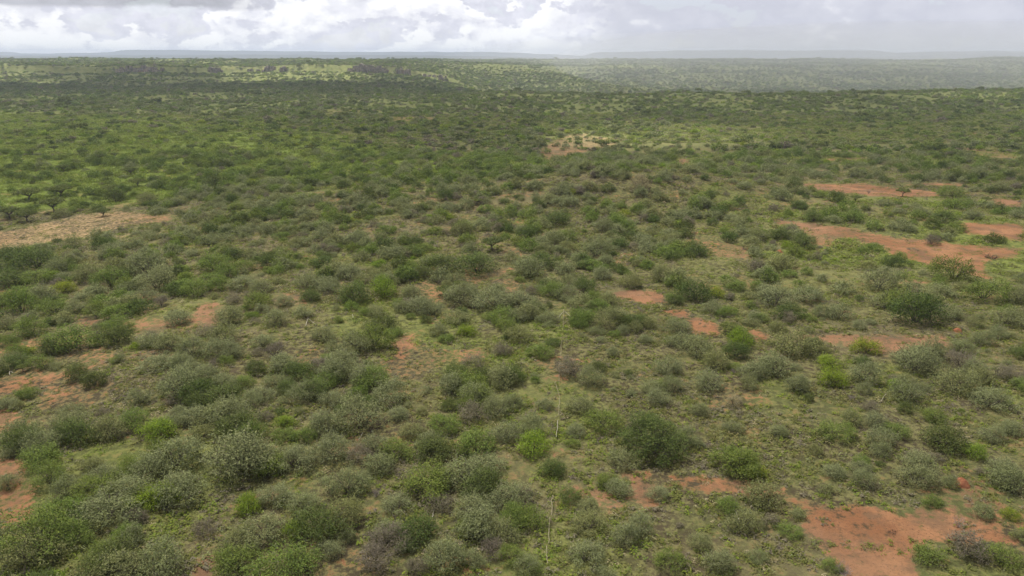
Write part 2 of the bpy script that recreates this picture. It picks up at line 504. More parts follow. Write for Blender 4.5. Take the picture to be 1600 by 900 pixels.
class Geo:
    def __init__(s): s.V = []; s.Q = []; s.mq = []; s.T = []; s.mt = []; s.n = 0; s.av = []
    def cards(s, P, N, ln, wd, r, mat=0):
        """leaf cards: a diamond of length ln, width wd at every point, lying across N"""
        k = len(P)
        if k == 0: return
        R = unit(r.normal(size=(k, 3)))
        T = unit(np.cross(N, R)); B = unit(np.cross(N, T))
        ln = (np.asarray(ln) * r.uniform(0.65, 1.35, k))[:, None]; wd = (np.asarray(wd) * r.uniform(0.7, 1.3, k))[:, None]
        V = np.stack([P - T * ln / 2, P + B * wd / 2, P + T * ln / 2, P - B * wd / 2], 1).reshape(-1, 3)
        s.V.append(V); s.Q.append(np.arange(4 * k).reshape(-1, 4) + s.n); s.mq.append(np.full(k, mat)); s.n += 4 * k
        s.av.append(r.uniform(0, 1, k))
    def tube(s, pts, rad, sides=5, mat=0, val=0.5):
        pts = np.asarray(pts, float); k = len(pts); rad = np.broadcast_to(rad, (k,))
        d = unit(np.gradient(pts, axis=0))
        a = np.tile(np.array([[0.3, 0.9, 0.2]]), (k, 1)); a[np.abs((a * d).sum(1)) > 0.9] = (1, 0, 0)
        t = unit(np.cross(d, a)); bb = np.cross(d, t)
        an = np.linspace(0, 2 * np.pi, sides, endpoint=False)
        V = pts[:, None] + rad[:, None, None] * (np.cos(an)[None, :, None] * t[:, None] + np.sin(an)[None, :, None] * bb[:, None])
        q = []
        for i in range(k - 1):
            for j in range(sides):
                j2 = (j + 1) % sides
                q.append((i * sides + j, i * sides + j2, (i + 1) * sides + j2, (i + 1) * sides + j))
        s.V.append(V.reshape(-1, 3)); s.Q.append(np.array(q) + s.n); s.mq.append(np.full(len(q), mat)); s.n += k * sides
        s.av.append(np.full(len(q), val))
    def build(s, name, mats):
        V = np.concatenate(s.V); Q = np.concatenate(s.Q)
        return mesh_np(name, V, [Q], mats, np.concatenate(s.mq), {'leaf': np.concatenate(s.av)})


def clump_leaves(g, c, cr, n, leaf, r, flat=0.8, mat=0, shell=0.35, wide=0.5):
    d = unit(r.normal(size=(n, 3)) + np.array([0, 0, 0.35]))
    rad = cr * (shell + (1 - shell) * r.uniform(0, 1, n) ** 0.5)
    P = c + d * rad[:, None] * np.array([1, 1, flat])
    N = unit(d + 0.42 * r.normal(size=(n, 3)) + np.array([0, 0, 0.55]))
    g.cards(P, N, leaf, leaf * wide, r, mat)


def sprays(g, c, cr, n, k, leaf, r, twig=True, mat=0, tmat=1, up=0.45, reach=1.35):
    d = unit(r.normal(size=(n, 3)) + np.array([0, 0, up]))
    d[:, 2] = np.abs(d[:, 2]) * 0.9 + 0.02
    d = unit(d)
    for i in range(n):
        L = cr * r.uniform(0.95, reach)
        side = unit(np.cross(d[i], r.normal(size=3)))
        t = np.linspace(0.45, 1.0, k)
        line = c + d[i] * (L * t)[:, None] + side * (0.16 * L * (t - 0.45) ** 2 * 3)[:, None]
        P = line + r.normal(size=(k, 3)) * leaf * 0.35
        g.cards(P, unit(0.4 * side + 0.5 * r.normal(size=(k, 3)) + np.array([0, 0, 0.9])), leaf * 1.1, leaf * 0.5, r, mat)
        if twig and i % 2 == 0:
            g.tube(line[[0, k // 2, k - 1]], [leaf * 0.085, leaf * 0.07, leaf * 0.02], 3, tmat)


def shrub_crown(seed, mat, nc=13, per=150, leaf=0.085, h=1.0, spr=9, flat=0.8, twig=True, cr=(0.30, 0.44), ground=0.16):
    r = np.random.default_rng(seed)
    g = Geo()
    az0 = r.uniform(0, 6.28)
    sx, sy = r.uniform(0.72, 1.18), r.uniform(0.72, 1.18)
    lop = r.normal(size=2) * 0.16
    for i in range(nc):
        zc = (i + 0.5) / nc
        az = az0 + i * 2.39996 + r.uniform(-0.4, 0.4)
        rr = 0.68 * math.sqrt(max(1 - zc ** 1.7, 0)) * r.uniform(0.8, 1.15)
        c = np.array([rr * math.cos(az) * sx + lop[0] * zc, rr * math.sin(az) * sy + lop[1] * zc, h * (ground + 0.52 * zc * r.uniform(0.62, 1.25))])
        k = r.uniform(*cr)
        clump_leaves(g, c, k, per, leaf, r, flat)
        if spr: sprays(g, c, k, spr, 7, leaf, r, twig)
    return g.build('crown', [mat, M['twig']])


def shrub_stem(seed, h=1.0, n=7, rad=0.022, reach=0.6, top=0.62):
    r = np.random.default_rng(seed + 900)
    g = Geo()
    for i in range(n):
        az = i * 2.4 + r.uniform(-0.3, 0.3); R = reach * r.uniform(0.5, 1.0)
        e = np.array([R * math.cos(az), R * math.sin(az), h * top * r.uniform(0.7, 1.05)])
        m = e * np.array([0.4, 0.4, 0.55]) + r.normal(size=3) * 0.04
        q = np.array([e[0] * 0.05, e[1] * 0.05, -0.06])
        g.tube([q, m, e], [rad, rad * 0.7, rad * 0.3], 5)
        for _ in range(2):
            f = e * r.uniform(0.7, 1.15) + r.normal(size=3) * 0.15; f[2] = abs(f[2])
            g.tube([m, (m + f) / 2 + r.normal(size=3) * 0.03, f], [rad * 0.5, rad * 0.35, rad * 0.15], 4)
    return g.build('stem', [M['bark']])


def acacia_parts(seed, mat, nc=22, per=110, leaf=0.085, H=0.95, flat=0.42, twig=True):
    """flat-topped tree, crown radius 1"""
    r = np.random.default_rng(seed)
    g, t = Geo(), Geo()
    lean = r.normal(size=2) * 0.08
    fork = np.array([lean[0], lean[1], H * r.uniform(0.28, 0.42)])
    t.tube([[0, 0, -0.08], fork * np.array([.3, .3, .5]), fork], [0.062, 0.05, 0.045], 7)
    nl = 7
    ends = []
    for i in range(nl):
        az = i * 6.283 / nl + r.uniform(-0.3, 0.3); R = r.uniform(0.45, 0.72)
        e = np.array([R * math.cos(az), R * math.sin(az), H * r.uniform(0.74, 0.84)])
        m = fork + (e - fork) * 0.5 + np.array([0, 0, 0.04]) + r.normal(size=3) * 0.03
        t.tube([fork, m, e], [0.034, 0.024, 0.011], 5); ends.append((m, e))
        for _ in range(3):
            f = e + np.array([r.normal() * 0.22, r.normal() * 0.22, H * r.uniform(0.02, 0.12)])
            t.tube([m + (e - m) * r.uniform(0.2, 0.8), f], [0.013, 0.005], 4)
    for i in range(nc):
        q = math.sqrt((i + 0.5) / nc); az = i * 2.39996 + r.uniform(-0.3, 0.3)
        c = np.array([q * 0.80 * math.cos(az), q * 0.80 * math.sin(az), H * (0.90 - 0.13 * q * q + r.uniform(-0.05, 0.05))])
        k = r.uniform(0.20, 0.30)
        clump_leaves(g, c, k, per, leaf, r, flat, shell=0.25)
        sprays(g, c, k, 5, 6, leaf, r, twig, up=0.1)
    return g.build('crown', [mat, M['twig']]), t.build('trunk', [M['bark']])


def dead_mesh(seed, mat, n=16, h=1.0, rad=0.018, levels=3):
    r = np.random.default_rng(seed)
    g = Geo()
    def grow(p, d, L, w, lev):
        q = p + d * L * 0.5 + r.normal(size=3) * L * 0.07
        e = p + d * L + r.normal(size=3) * L * 0.1
        g.tube([p, q, e], [w, w * 0.8, w * 0.55], 4 if lev else 5, val=r.uniform())
        if lev < levels:
            for _ in range(3 if lev else 4):
                dd = unit(d + r.normal(size=3) * 0.55 + np.array([0, 0, 0.12]))
                grow(q + (e - q) * r.uniform(0.1, 1), dd, L * r.uniform(0.5, 0.75), w * 0.55, lev + 1)
    for i in range(n):
        az = i * 2.4; s = r.uniform(0.3, 0.9)
        grow(np.array([0, 0, -0.05]), unit(np.array([math.cos(az) * s, math.sin(az) * s, h])), 0.5 * r.uniform(0.8, 1.2), rad, 0)
    return g.build('dead_branches', [mat])


# ------------------------------------------------------------------ the land
def build_land():
    ys = [-78.0]
    while ys[-1] < 9800:
        y = ys[-1]
        ys.append(y + max(0.55, 0.0088 * max(y, 0)) if y < 30 or y > 0 else y + 3)
    ys = np.array(ys)
    us = np.concatenate([np.linspace(-2.2, -0.92, 40)[:-1], np.linspace(-0.92, 0.92, 430), np.linspace(0.92, 2.2, 40)[1:]])
    Yg, U = np.meshgrid(ys, us, indexing='ij')
    Xg = U * (Yg + 80)
    Zg = height(Xg, Yg)
    nr, nc = Xg.shape
    V = np.stack([Xg, Yg, Zg], -1).reshape(-1, 3)
    i = (np.arange(nr - 1)[:, None] * nc + np.arange(nc - 1)[None]).ravel()
    Q = np.stack([i, i + 1, i + nc + 1, i + nc], 1)
    pxg, pyg, _z = project(Xg.ravel(), Yg.ravel(), Zg.ravel())
    tan = np.maximum(np.exp(-((pxg - 110) / 130) ** 4 - ((pyg - 362) / 45) ** 4), np.exp(-((pxg - 930) / 60) ** 4 - ((pyg - 218) / 16) ** 4))
    xr, yr = Xg.ravel(), Yg.ravel()
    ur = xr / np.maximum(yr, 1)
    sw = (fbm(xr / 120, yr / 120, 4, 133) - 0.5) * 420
    straw = 0.60 * sstep(yr + sw, 960, 1260) * (1 - sstep(ur, -0.1, 0.1)) + 0.12 * sstep(yr + sw, 1250, 1500) * sstep(ur, -0.1, 0.1)  # pale grass, brightened to paint sunlight on the far rise
    straw = np.clip(straw + 0.75 * np.exp(-((pxg - 1000) / 130) ** 2 - ((pyg - 211) / 16) ** 2), 0, 0.9)  # pale dry ground, lightened further to paint a pool of sun
    bare = bare_at(Xg.ravel(), Yg.ravel()); lush = lush_at(Xg.ravel(), Yg.ravel())
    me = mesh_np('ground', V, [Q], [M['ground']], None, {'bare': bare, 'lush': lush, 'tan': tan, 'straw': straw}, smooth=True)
    return ob('ground', me, kind='structure')


ground = build_land()


def build_hills():
    m, b = new_mat('distant_hill')
    tc = b.n('ShaderNodeTexCoord')
    finish(m, b, b.mix(b.noise(tc.outputs['Object'], 0.004, 5.0), (0.050, 0.058, 0.055), (0.085, 0.085, 0.075)), 0.95, 0.05)
    rows = [
        (9000, [(-500, 83), (0, 82), (30, 81.5), (48, 84.5), (120, 84), (200, 83), (232, 79.8), (300, 79.2), (400, 81), (560, 82), (700, 82.2), (760, 81.8), (840, 84.5), (900, 87), (960, 90), (2200, 90)]),
        (8000, [(-500, 92), (880, 91), (905, 88), (930, 82.5), (990, 82), (1060, 80.2), (1150, 80), (1250, 80.2), (1340, 80.5), (1372, 83.5), (1405, 83.5), (1425, 81.8), (1500, 81.2), (1600, 81.2), (2200, 82)]),
        (6400, [(-500, 86.5), (200, 87), (420, 86), (700, 87), (900, 91), (1250, 91), (1400, 87.5), (1520, 84), (1600, 83), (2200, 82.5)]),
    ]
    for Dd, pts in rows:
        px = np.linspace(-480, 2080, 420)
        xs, ysn = zip(*pts)
        py = np.interp(px, xs, ysn) + (fbm(px / 22, px * 0 + Dd, 4, 5) - 0.5) * 1.6
        X = (px - 800) / FPX * Dd * CP * 1.05
        top = CAM_H + (88.3 - py) / FPX * Dd * 1.05
        prof = [(-1400, -60), (-700, -42), (-300, None), (0, None), (400, None), (1400, -60)]
        V = []
        for dy, zz in prof:
            if dy == 0: z = top
            elif dy == -300: z = top * 0.55 - 15
            elif dy == 400: z = top - 2
            else: z = np.full(px.shape, float(zz))
            V.append(np.stack([X, Dd + dy + 200 * (fbm(X / 900, X * 0 + dy, 3, 9) - 0.5), z + (fbm(X / 120, X * 0 + dy, 3, 8) - .5) * 3], -1))
        V = np.array(V); n = len(px)
        i = (np.arange(len(prof) - 1)[:, None] * n + np.arange(n - 1)[None]).ravel()
        me = mesh_np('hill', V.reshape(-1, 3), [np.stack([i, i + 1, i + n + 1, i + n], 1)], [m], smooth=True)
        ob('hill', me, kind='structure')


build_hills()


def build_cliff():
    """broken rock band under the rim of the plateau"""
    m, b = new_mat('cliff_rock')
    tc = b.n('ShaderNodeTexCoord')
    n = b.noise(tc.outputs['Object'], 0.16, 5.0)
    n2 = b.noise(tc.outputs['Object'], 0.05, 3.0)
    c = b.mix(b.smooth(n, 0.35, 0.65), (0.15, 0.135, 0.105), (0.27, 0.235, 0.18))
    c = b.mix(b.smooth(n2, 0.60, 0.70, 0, 0.5), c, (0.30, 0.20, 0.155))
    finish(m, b, c, 0.95, 0.05)
    r = np.random.default_rng(44)
    V, Q, n0 = [], [], 0
    us = np.arange(-0.52, -0.06, 0.0016)
    for u in us:
        k = fbm(np.array([u * 30]), np.array([3.0]), 3, 55)[0] + 0.16 * math.exp(-((u + 0.28) / 0.08) ** 2) + 0.4 * math.exp(-((u + 0.185) / 0.02) ** 2) - 0.06 * (u > -0.15) - 0.05 * (u < -0.4)
        if k < 0.63 + 0.16 * (r.uniform() - 0.5): continue
        y = 1304 - float(rimshift(np.array([u]))[0])
        hgt = (3 + 12 * min(k - 0.5, 0.5)) * r.uniform(0.15, 0.8) ** 1.2
        x = u * (y + 80)
        y += r.uniform(-5, 1)
        zb = float(height(np.array([x]), np.array([y]))[0])
        w, dp = r.uniform(1.5, 4.5), r.uniform(3, 7)
        a = r.uniform(-0.4, 0.4)
        ring = np.array([(-w, -dp), (w * r.uniform(.3, 1), -dp * r.uniform(.8, 1.2)), (w, dp), (-w, dp)])
        ring = ring @ np.array([[math.cos(a), -math.sin(a)], [math.sin(a), math.cos(a)]])
        lo = [(x + p[0] * 1.15, y + p[1] * 1.15, zb - 4) for p in ring]
        hi = [(x + p[0] * r.uniform(.7, 1), y + p[1] * r.uniform(.7, 1), zb + hgt * r.uniform(0.85, 1.1)) for p in ring]
        V += lo + hi
        for j in range(4):
            j2 = (j + 1) % 4
            Q.append((n0 + j, n0 + j2, n0 + 4 + j2, n0 + 4 + j))
        Q.append((n0 + 4, n0 + 5, n0 + 6, n0 + 7)); n0 += 8
    ob('cliff', mesh_np('cliff', np.array(V), [np.array(Q)], [m]), kind='structure')


build_cliff()

# ------------------------------------------------------------------ plants that can be told apart: (x, y of the foot, width) in photo pixels
PLANTS = {
 'g': [(12,763,34),(105,782,50),(165,752,46),(235,750,62),(285,766,52),(165,824,100),(55,892,90),(370,746,108),(435,792,58),(475,802,50),(545,778,70),(415,848,74),(375,867,58),
       (465,893,56),(512,872,48),(540,822,66),(620,802,50),(610,838,48),(720,762,80),(735,814,60),(790,797,72),(785,852,60),(692,892,70),(738,888,46),(822,895,44),(915,882,58),(920,833,60),
       (918,802,38),(1026,783,36),(1000,836,46),(1195,796,70),(1160,832,56),(1185,878,36),(1120,893,60),(975,852,50),(1300,747,40),(1345,739,36),(1304,788,22),(1430,762,62),(1482,762,28),
       (1535,809,36),(1580,772,70),(1560,746,50),(1592,846,30),(64,604,25),(10,642,38),(175,692,62),(30,694,62),(145,737,42),(275,738,84),(282,622,70),(222,634,40),(315,692,50),(70,655,22),
       (410,626,44),(435,612,46),(520,637,46),(512,682,62),(568,674,72),(400,742,80),(462,737,62),(522,722,62),(585,708,50),(532,580,56),(620,657,40),(592,742,60),(645,682,40),(800,641,38),(775,654,48),
       (790,692,50),(905,647,50),(900,684,34),(760,742,62),(668,704,44),(850,641,30),(1045,586,48),(1108,612,50),(1052,614,38),(1030,634,40),(1170,596,50),(1212,592,62),(1242,614,44),(1143,676,33),
       (1090,652,36),(1270,682,26),(1215,681,32),(1120,580,48),(1348,602,50),(1415,632,52),(1330,666,36),(1370,672,40),(1373,716,34),(1430,587,70),(1490,617,62),(1532,602,50),(1548,642,62),(1582,682,44),
       (1546,692,40),(1440,742,60),(90,433,40),(140,443,50),(230,437,70),(247,457,60),(70,477,50),(125,491,36),(172,504,20),(225,476,44),(278,511,52),(15,517,34),(240,547,50),(268,548,48),
       (300,562,50),(380,456,46),(410,462,40),(478,451,40),(450,461,24),(513,459,34),(545,441,44),(445,481,30),(476,498,30),(430,509,40),(355,512,52),(525,553,30),(560,556,50),(506,536,40),(350,542,50),
       (410,546,40),(365,562,40),(630,491,30),(645,472,40),(655,492,48),(677,497,40),(720,480,52),(770,487,72),(812,482,50),(715,507,44),(810,507,36),(835,489,36),(882,471,40),(855,507,36),
       (952,482,36),(915,501,30),(830,437,56),(942,441,36),(985,452,40),(1035,442,40),(965,502,36),(1015,516,32),(1060,521,38),(990,522,30),(1110,491,36),(1210,482,60),(1215,427,50),(1245,557,72),
       (1216,521,30),(1065,547,50),(1090,558,50),(1260,472,50),(1172,511,28),(1290,431,24),(1372,457,60),(1590,477,50),(1480,502,50),(1310,502,42),(1290,546,24),(1450,562,50),(1532,542,40),
       (1572,512,50),(1420,572,60),(1502,552,40),(230,323,38),(240,347,10),(212,363,18),(557,387,40),(940,366,38),(720,372,40),(930,407,50),(1045,386,36),(1185,379,30),(1520,346,32),(1440,341,30)],
 'n': [(80,762,58),(150,777,66),(60,872,104),(106,822,80),(120,852,60),(166,877,50),(420,741,60),(371,896,70),(665,777,86),(800,882,46),(950,762,42),(1136,801,36),(1050,892,48),(1230,836,36),
       (1455,776,26),(1455,793,30),(1300,893,30),(1450,880,50),(1560,884,58),(22,649,19),(62,732,66),(255,717,50),(395,692,46),(447,692,40),(477,692,36),(620,722,50),(695,674,52),(746,714,68),
       (940,672,58),(750,591,24),(1300,687,56),(1396,682,40),(1460,662,40),(1345,727,30),(122,429,28),(60,446,50),(175,453,50),(305,466,46),(20,480,50),(35,494,60),(86,494,48),(150,498,36),
       (190,502,58),(50,529,52),(115,552,76),(15,542,30),(30,562,40),(65,579,36),(335,427,50),(356,437,40),(380,427,36),(330,447,42),(345,457,36),(405,482,44),(586,547,56),(862,467,42),(937,492,40),(925,477,34),
       (696,537,30),(845,562,40),(1150,457,30),(1490,442,60),(1465,457,30),(1536,474,62),(1420,492,60),(1318,538,25),(1590,532,26),(97,365,16),(440,377,30),(247,293,26),(886,381,38),(665,396,30),
       (1116,317,26),(1240,403,28),(1490,312,36),(1490,331,42),(1330,351,38),(1555,346,22),(1558,389,23)],
 'd': [(148,606,43),(126,697,68),(310,642,46),(348,634,68),(375,682,70),(1473,707,72),(20,422,60),(60,427,66),(195,442,40),(20,452,60),(85,557,50),(182,542,56),(80,511,30),(6,577,24),
       (420,422,36),(505,421,40),(485,474,36),(551,477,58),(600,522,52),(690,434,66),(660,437,30),(745,432,68),(912,462,40),(850,422,50),(1086,475,62),(1055,478,30),(1150,562,46),(1270,542,30),
       (1392,419,37),(1430,512,84),(1345,572,32),(182,319,40),(290,276,18),(233,341,14),(140,364,18),(368,409,36),(421,411,30),(335,301,40),(822,376,36),(785,361,36),(866,357,52),(695,316,28),(766,262,16),
       (1090,406,43),(1215,376,36),(1255,391,40),(1270,349,30),(1404,285,24),(1475,352,38),(1578,338,25),(1368,385,16),(1290,357,20),(1550,421,24),(1596,301,20)],
 'l': [(240,797,72),(388,806,48),(461,842,46),(1575,811,28),(245,687,56),(444,670,34),(833,714,62),(1303,606,46),(1404,612,34),(1520,717,38),(82,439,26),(100,461,36),(290,441,24),(45,556,24),
       (600,467,48),(550,482,21),(730,527,30),(1120,467,28),(1156,547,48),(1355,556,47),(1300,580,44)],
 'b': [(690,800,50),(215,818,40),(770,872,40),(650,897,40),(1510,874,70),(200,662,30),(745,662,50),(895,592,48),(1560,592,40),(252,481,28),(370,477,30),(430,562,40),(1180,427,40),(1500,577,50),
       (1425,472,32),(260,387,30),(530,346,20),(785,557,36),(1186,351,26),(1438,390,20),(1455,384,30)],
 's': [(1145,634,24),(1000,301,42)],
}
ACACIAS = [(95,306,46),(45,312,50),(85,331,46),(42,346,42),(16,342,40),(161,338,31),(170,302,32),(215,291,34),(205,273,26),(697,462,42),(718,449,28),(1140,522,42),(1410,307,27),(1337,315,22),
           (1540,316,18),(745,319,22),(1210,301,22),(558,341,18),(52,242,26),(85,236,18),(155,251,25),(180,246,16),(277,251,19),(300,236,20),(100,196,20),(192,194,14),(162,213,22),(310,261,16),
           (596,269,18),(770,392,44),(1422,417,14),(36,580,22),(130,231,16),(100,268,24)]
DEAD = [(588,778,26),(1316,900,40),(1498,826,30),(1357,305,12),(1474,417,13),(1330,628,20),(1000,488,14),(1146,586,18)]

BIG = {'round': (1018, 724, 113), 'twotone': (1148, 748, 86)}

n_var = 5
HI, MID = {}, {}
for k in 'gndlbs':
    sp = {'g': 10, 'n': 9, 'd': 8, 'l': 9, 'b': 11, 's': 14}[k]
    per = {'b': 130, 's': 120, 'g': 205}.get(k, 225)
    HI[k] = []
    for i in range(n_var):
        sd0 = 100 + i * 7 + ord(k)
        hh = [0.95, 1.1, 0.8, 1.0, 0.88][i]
        HI[k].append((shrub_crown(sd0, M[k], nc=14, per=per, leaf=0.060, h=hh, spr=sp), shrub_stem(sd0, hh), hh))
ACM = [acacia_parts(500 + i, M['A'], H=[0.95, 0.8, 0.88][i]) for i in range(3)]
DEADM = [dead_mesh(600 + i, M['dead'], n=9, h=[0.9, 1.3, 0.6][i]) for i in range(3)]
BIGM = {}
BIGM['round'] = (shrub_crown(71, M['d'], nc=34, per=260, leaf=0.042, h=1.18, spr=14, cr=(0.20, 0.30)), shrub_stem(71, 1.18, 11))
BIGM['twotone'] = (shrub_crown(83, M['n'], nc=24, per=230, leaf=0.050, h=1.05, spr=14, cr=(0.22, 0.33)), shrub_stem(83, 1.05, 9))


def make_thing(name, parts, loc, scale, rz, **props):
    e = bpy.data.objects.new(name, None); COL.objects.link(e)
    e.empty_display_size = 0.3
    e.location = loc; e.scale = (scale if not np.isscalar(scale) else (scale,) * 3); e.rotation_euler = (0, 0, rz)
    for k, v in props.items(): e[k] = v
    for pn, me in parts:
        ob(pn, me, e)
    return e


TAKEN = []      # (x, y, radius) of every plant placed by hand
SEEN = []       # for the labels
r0 = np.random.default_rng(21)


def foot(px, py, w, rise=0.12):
    """the plant's foot stands a little above the lowest pixel of its crown"""
    x, y, t = spot(px, py - rise * w)
    return x, y, float(height(x, y)), 1.1 * w / FPX * t / 2


PLANTS = {k: [p for p in v if p[2] >= 28 or k in 'ls'] for k, v in PLANTS.items()}
warm([(px, py - 0.12 * w) for lst in PLANTS.values() for px, py, w in lst] + [(px, py) for px, py, w in ACACIAS] + [(px, py - 2) for px, py, w in DEAD])
for k, lst in PLANTS.items():
    for (px, py, w) in lst:
        x, y, z, rad = foot(px, py, w)
        TAKEN.append((x, y, rad))
        c, s, hh = HI[k][int(r0.integers(n_var))]
        sq = float(r0.uniform(0.92, 1.3))
        e = make_thing('shrub', [('crown', c), ('stem', s)], (x, y, z - 0.02 * rad), (rad * 1.08, rad * float(r0.uniform(0.85, 1.15)), rad * sq), float(r0.uniform(-0.5, 0.5)) + (math.pi if r0.uniform() < 0.5 else 0))
        SEEN.append((e, k, px, py - 0.35 * w, w, rad))
for nm, (px, py, w) in BIG.items():
    x, y, z, rad = foot(px, py, w, 0.16)
    TAKEN.append((x, y, rad))
    e = make_thing('shrub', [('crown', BIGM[nm][0]), ('stem', BIGM[nm][1])], (x, y, z - 0.03 * rad), rad, 0.6)
    e['category'] = 'shrub'
    e['label'] = {'round': 'largest bush in view, dense dark green and round, above the red soil strip',
                  'twotone': 'big fresh green bush right of the largest round dark bush'}[nm]
    e['group'] = 'shrubs of the bush land'
# a brighter flank on the second big bush: its own fresh shoots
x, y, z, rad = foot(1172, 746, 52, 0.16)
e = make_thing('shrub', [('crown', HI['l'][3][0]), ('stem', HI['l'][3][1])], (x, y - 0.3, z), rad, 2.0,
               category='shrub', label='light green bush grown into the right side of the big fresh green bush', group='shrubs of the bush land')
TREES = []
for (px, py, w) in ACACIAS:
    x, y, t = spot(px, py)
    rad = w / FPX * t / 2
    TAKEN.append((x, y, rad * 0.9))
    c, s = ACM[int(r0.integers(3))]
    e = make_thing('acacia_tree', [('crown', c), ('trunk', s)], (x, y, float(height(x, y))), (rad * 0.88, rad * 0.88, rad * float(r0.uniform(0.75, 1.0))), float(r0.uniform(0, 6.28)))
    TREES.append((e, px, py - 0.3 * w, w))
DEADS = []
for (px, py, w) in DEAD:
    x, y, t = spot(px, py - 2)
    rad = w / FPX * t / 2
    TAKEN.append((x, y, rad))
    e = make_thing('dead_shrub', [('branches', DEADM[int(r0.integers(3))])], (x, y, float(height(x, y))), rad * 1.1, float(r0.uniform(0, 6.28)))
    DEADS.append((e, px, py, w))

# ------------------------------------------------------------------ poles, branches, mounds, brush
def tube_between(name, pxs, rad, mat, lift=0.12, jitter=0.05, seed=0, n=9, **props):
    r = np.random.default_rng(seed)
    ps = []
    for (px, py) in pxs:
        x, y, t = spot(px, py); ps.append((x, y))
    ps = np.array(ps)
    seg = np.concatenate([[0], np.cumsum(np.linalg.norm(np.diff(ps, axis=0), axis=1))])
    t = np.linspace(0, seg[-1], n)
    X = np.interp(t, seg, ps[:, 0]); Yv = np.interp(t, seg, ps[:, 1])
    X = X + r.normal(size=n) * jitter; Z_ = height(X, Yv) + lift + r.uniform(-0.02, 0.05, n)
    org = np.array([X[0], Yv[0], float(height(X[0], Yv[0]))])
    g = Geo(); g.tube(np.stack([X, Yv, Z_], -1) - org, np.linspace(rad, rad * 0.7, n), 7)
    return ob(name, g.build(name, [M[mat]]), None, tuple(org), **props), org


POLES = [([(881, 487), (879, 520)], 'farthest'), ([(877, 535), (876, 565)], 'second farthest'), ([(874, 570), (873, 600)], 'third farthest'), ([(867, 600), (875, 626)], 'slanting'),
         ([(874, 626), (873, 655)], 'fifth'), ([(872, 662), (869, 688)], 'whitest'), ([(863, 779), (861, 810)], 'third nearest'), ([(859, 813), (857, 855)], 'second nearest'), ([(855, 858), (855, 886)], 'nearest')]
pole_words = ['pale pole at the far end of the pole line, beyond the other poles', 'pale pole, second from the far end of the pole line', 'pale pole, third from the far end of the pole line',
              'pale slanting pole halfway along the pole line', 'pale pole just above the whitest pole of the line', 'short whitest pole ending the middle stretch of the line',
              'pale pole below the red soil, first of the three nearest', 'pale pole in the middle of the three nearest poles', 'pale pole at the bottom edge, nearest of the line']
warm([q for p, _ in POLES for q in p])
for i, (p, _) in enumerate(POLES):
    tube_between('wooden_pole', p, 0.024 if i < 5 else 0.03, 'bone' if i == 5 else 'pole', 0.32 if i < 6 else 0.26, 0.03, i,
                 category='pole', label=pole_words[i], group='poles laid in a line up the slope')
    for (qx, qy) in (p[0], ((p[0][0] + p[-1][0]) / 2, (p[0][1] + p[-1][1]) / 2), p[-1]):
        for back in (0, 12, 24):
            sx, sy, _t = spot(qx, qy + back)
            TAKEN.append((sx, sy, 1.3))
BR = [([(478, 511), (481, 499), (494, 509)], 'bleached bent branch lying on open grass above the yellowish slope'), ([(552, 499), (551, 493)], 'short bleached stump standing on the open grass'),
      ([(38, 576), (40, 566), (46, 572)], 'bleached broken branch by the sandy slope at the left edge'), ([(16, 588), (15, 581), (21, 585)], 'smaller bleached branch at the left edge beside the sandy slope'),
      ([(561, 690), (567, 678)], 'pale stick leaning out of the grey-green thicket'), ([(873, 498), (881, 487), (892, 497)], 'pale forked branch at the top of the pole line'),
      ([(345, 771), (352, 770)], 'pale twig on the ground left of the yellow herb patch'), ([(752, 866), (754, 858)], 'thin pale snag among shrubs near the bottom edge'),
      ([(1148, 800), (1156, 818), (1166, 828)], 'fallen bare branch beside the small green shrub on red soil'), ([(1375, 630), (1384, 618)], 'leaning bare stem under the lime topped shrub'),
      ([(676, 812), (678, 800)], 'pale stem under the brownish shrub near the bottom')]
warm([q for p, _ in BR for q in p])
for i, (p, lab) in enumerate(BR):
    tube_between('fallen_branch', p, 0.036, 'bone', 0.16, 0.02, 50 + i, n=7, category='branch', label=lab, group='bleached branches lying about')


def mound(px, py, w, h, lab, seed):
    x, y, t = spot(px, py)
    rad = w / FPX * t / 2
    r = np.random.default_rng(seed)
    nr, ns = 9, 22
    a = np.linspace(0, 2 * np.pi, ns, endpoint=False)
    V = []
    for i in range(nr):
        f = i / (nr - 1)
        rr = rad * (1 - f) ** 0.7 * (1 + 0.22 * (fbm(np.cos(a) * 1.7 + 9, np.sin(a) * 1.7 + f * 3, 3, seed) - 0.5) * 2)
        V.append(np.stack([rr * np.cos(a), rr * np.sin(a), np.full(ns, h * rad * f - 0.1) + 0.12 * rad * (fbm(np.cos(a) * 3 + f * 5, np.sin(a) * 3, 2, seed + 2) - .5)], -1))
    V = np.array(V).reshape(-1, 3)
    Q = [(i * ns + j, i * ns + (j + 1) % ns, (i + 1) * ns + (j + 1) % ns, (i + 1) * ns + j) for i in range(nr - 1) for j in range(ns)]
    ob('termite_mound', mesh_np('termite_mound', V, [np.array(Q)], [M['mound']], smooth=True), None, (x, y, float(height(x, y))), category='termite mound', label=lab, group='red termite mounds')
    TAKEN.append((x, y, rad * 1.1))


mound(1501, 756, 27, 1.0, 'large red termite mound between shrubs, above the orange clearing', 5)
mound(1496, 517, 15, 0.9, 'small red termite mound in the dark green thicket above the red strip', 6)
mound(1218, 394, 13, 0.8, 'small orange termite mound under dark shrubs, farthest of the mounds', 7)

